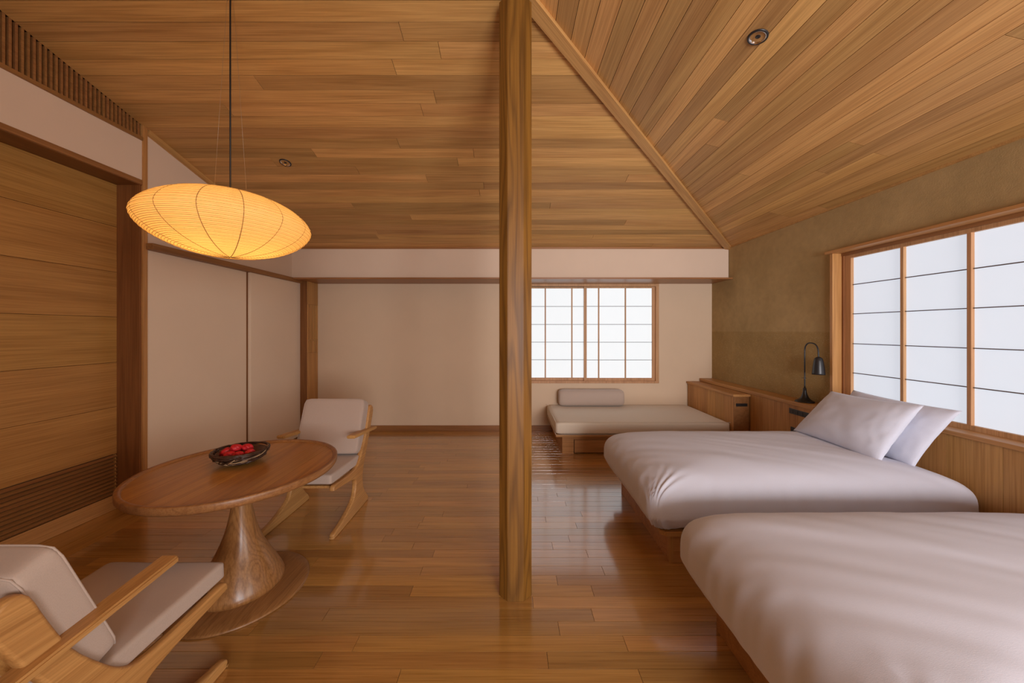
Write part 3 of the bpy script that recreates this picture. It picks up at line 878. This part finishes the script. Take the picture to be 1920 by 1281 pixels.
pr = catmull([(.038, .672, 0), (.039, .62, 0), (.043, .55, 0), (.053, .47, 0), (.068, .39, 0), (.091, .31, 0), (.127, .225, 0), (.167, .15, 0), (.198, .09, 0), (.213, .052, 0), (.210, .032, 0), (.2, .02, 0)], 4)
bm = bmesh.new(); lathe(bm, [(p.x, p.y) for p in pr], 64); from_bm('pedestal', bm, wood('walnut staves', (.40, .185, .062), (.19, .078, .024), .3, 'z', var=0, figure=3, coat=.2), tb, True)
bm = bmesh.new(); lathe(bm, [(0, .030), (.22, .029), (.28, .024), (.334, .014), (.345, .006), (.342, 0), (0, 0)], 80); from_bm('foot', bm, M['table_rim'], tb, True)

# ------------------------------------------------------------------ nest bowl and berries
BC = Vector((-1.615, 2.135, TZ - .010))
bw = empty('twig_bowl', BC); tag(bw, 'dark woven twig bowl holding red fruit on the round table', 'bowl')
def bowlpt(a, t_, wob=0):       # t 0 bottom .. 1 rim
    r = .05 + .088 * math.sin(t_ * math.pi / 2) + wob
    return Vector((r * 1.02 * math.cos(a), r * math.sin(a), .008 + .072 * t_ ** 1.7))
dk = bmesh.new(); lt = bmesh.new()
for i in range(70):
    tgt = lt if i % 5 == 0 else dk
    a0 = random.uniform(0, 6.28); t0 = random.uniform(0, 1); dt = random.uniform(-.8, .8); da = random.uniform(1.0, 2.6); ph = random.random() * 6
    pts = []
    for k in range(13):
        s = k / 12; t_ = min(1, max(0.02, t0 + dt * s + .08 * math.sin(ph + s * 7)))
        pts.append(bowlpt(a0 + da * s, t_, .006 * math.sin(ph * 2 + s * 9)))
    tube(tgt, pts, random.uniform(.0028, .0052), 6)
for i in range(5):
    ph = random.random() * 6
    tube(dk, [bowlpt(2 * math.pi * k / 40, .97, .004 * math.sin(ph + k * .8)) + Vector((0, 0, .004 * math.sin(k * .5 + ph))) for k in range(41)], .0045, 6)
o = from_bm('dark_twigs', dk, M['twig'], bw, True); o['kind'] = 'stuff'
o = from_bm('pale_twigs', lt, M['twig_light'], bw, True); o['kind'] = 'stuff'; o['label'] = 'pale peeled twigs'
bm = bmesh.new(); lathe(bm, [(0, .006), (.05, .007), (.085, .022), (.118, .05), (.128, .068), (.122, .068), (.08, .028), (.0, .013)], 32); from_bm('lining', bm, M['twig'], bw, True)
spots = [(-.078, -.018, .076), (-.032, -.050, .070), (.022, -.050, .068), (.064, -.020, .070), (-.044, .030, .078), (.022, .022, .090), (-.022, -.010, .098)]
labs = ['red crinkled fruit at the left end of the twig bowl', 'red crinkled fruit at the front left of the twig bowl', 'red crinkled fruit at the front middle of the twig bowl',
        'red crinkled fruit at the right end of the twig bowl', 'red crinkled fruit at the back left of the twig bowl', 'red crinkled fruit at the back right of the twig bowl', 'red crinkled fruit topmost of the pile in the twig bowl']
for i, (sx, sy, sz) in enumerate(spots):
    bm = bmesh.new(); bmesh.ops.create_uvsphere(bm, u_segments=30, v_segments=16, radius=.029)
    for v in bm.verts:
        an = math.atan2(v.co.y, v.co.x); k = 1 + .13 * math.cos(an * 5 + i + 2 * math.sin(v.co.z * 90)) * math.sqrt(max(0, 1 - (v.co.z / .026) ** 2))
        v.co.x *= k; v.co.y *= k; v.co.z *= .82 - .25 * math.exp(-(v.co.x ** 2 + v.co.y ** 2) / .00006)
    f = empty('fruit', BC + Vector((sx, sy, sz - .008))); f.rotation_euler = (random.uniform(-.6, .6), random.uniform(-.6, .6), random.uniform(0, 6))
    tag(f, labs[i], 'fruit', 'red fruit in the bowl')
    from_bm('flesh', bm, M['fruit'], f, True)
    bm = bmesh.new(); tube(bm, [(0, 0, .013), (.001, 0, .021), (.003, 0, .026)], .0014, 6); from_bm('stem', bm, M['twig'], f, True)

# ------------------------------------------------------------------ lounge chairs
def side_outline():
    # u: from the toe backwards, v: height
    P = [(0.0, .012), (.02, .0), (.30, .0), (.58, .0), (.612, .014), (.60, .045), (.545, .105), (.508, .165), (.492, .25), (.512, .33),
         (.565, .44), (.63, .56), (.685, .67), (.725, .76), (.718, .80), (.685, .824), (.650, .805), (.612, .71), (.56, .59), (.495, .49), (.435, .415), (.38, .378),
         (.30, .368), (.15, .375), (.03, .385), (.002, .378), (-.004, .36), (.01, .344), (.15, .325), (.29, .302), (.345, .283), (.362, .25), (.352, .19),
         (.315, .135), (.24, .098), (.12, .060), (.02, .045), (-.004, .03)]
    return catmull([(a, b, 0) for a, b in P], 3, True)
def make_chair(flip, y_toe, cx, label):
    """built at the origin facing -Y, toe line at y=0"""
    c = empty('lounge_chair', (cx, y_toe, 0)); tag(c, label, 'chair', 'lounge chairs at the round table')
    ol = side_outline()
    for sx in (-1, 1):
        n = len(ol); nm = []
        for i in range(n):
            t_ = (ol[(i + 1) % n] - ol[i - 1]).normalized(); nm.append(Vector((-t_.y, t_.x, 0)))
        area = sum(ol[i].x * ol[(i + 1) % n].y - ol[(i + 1) % n].x * ol[i].y for i in range(n))
        sg = 1 if area > 0 else -1
        bm = bmesh.new(); rings = []
        for xo, ins in ((-.019, .009), (-.0175, .0045), (-.0145, .0015), (-.009, 0), (.009, 0), (.0145, .0015), (.0175, .0045), (.019, .009)):
            rings.append([bm.verts.new((sx * .262 + xo, (p + q * ins * sg).x, (p + q * ins * sg).y)) for p, q in zip(ol, nm)])
        for r0, r1 in zip(rings, rings[1:]):
            for i in range(n): bm.faces.new((r0[i], r0[(i + 1) % n], r1[(i + 1) % n], r1[i]))
        tess = tessellate_polygon([[v.co for v in rings[0]]])
        for t3 in tess:
            bm.faces.new([rings[0][k] for k in t3]); bm.faces.new([rings[-1][k] for k in t3][::-1])
        o = from_bm('side_frame', bm, M['chair'], c, False)
        for p in o.data.polygons: p.use_smooth = len(p.vertices) == 4
        # armrest
        xa = sx * .278
        bm = bmesh.new()
        add_box(bm, -.034, .034, 0, .47, -.013, .013)
        for v in bm.verts:
            if v.co.y < .1: v.co.x *= .95
            v.co.z += .655 - .10 * v.co.y if True else 0
            v.co.y += .262; v.co.x += xa
        bmesh.ops.bevel(bm, geom=bm.edges[:], offset=.006, segments=3, affect='EDGES')
        from_bm('armrest', bm, M['chair'], c, False)
    for (u, v, hh, ww) in ((.06, .356, .010, .018), (.47, .335, .018, .02), (.615, .60, .028, .016), (.67, .73, .026, .014)):
        bm = bmesh.new(); add_box(bm, -.25, .25, u - ww, u + ww, v - hh, v + hh, .006); from_bm('cross_rail', bm, M['chair'], c)
    def cush(v, a, b, c_):
        w = noise.noise(v * 5) * .004
        return v + Vector((0, 0, w))
    bm = soft_box(.262, .258, .036, (30, 30, 10), 34, 15, cush)
    bmesh.ops.rotate(bm, cent=(0, 0, 0), matrix=Matrix.Rotation(R(-2.5), 3, 'X'), verts=bm.verts)
    s = from_bm('seat_cushion', bm, M['linen'], c, True); s.location = (0, .245, .420)
    bm = soft_box(.262, .054, .228, (30, 12, 26), 16, 15, lambda v, a, b, c_: Vector((v.x, v.y * (1.06 - .08 * abs(a) ** 3 - .06 * abs(c_) ** 3), v.z)))
    bmesh.ops.rotate(bm, cent=(0, 0, 0), matrix=Matrix.Rotation(R(-21), 3, 'X'), verts=bm.verts)
    s = from_bm('back_cushion', bm, M['linen'], c, True); s.location = (0, .545, .668)
    # piping round the two faces of the back cushion
    bm = bmesh.new()
    for yo in (-.046, .046):
        pts = []
        for k in range(65):
            an = 2 * math.pi * k / 64; ca, sa = math.cos(an), math.sin(an)
            kk = (abs(ca) ** 16 + abs(sa) ** 16) ** (-1 / 16)
            p = Vector((ca * kk * .2605, yo, sa * kk * .2265)); p.rotate(Matrix.Rotation(R(-21), 3, 'X')); pts.append(p)
        tube(bm, pts, .003, 6, False)
    o = from_bm('piping', bm, M['linen'], s, True)
    if flip: c.rotation_euler = (0, 0, math.pi)
    return c
make_chair(False, 2.545, -1.535, 'farther oak lounge chair with beige cushions, facing the viewer behind the table')
make_chair(True, 1.580, -1.535, 'nearer oak lounge chair cropped by the lower left corner, facing the table')
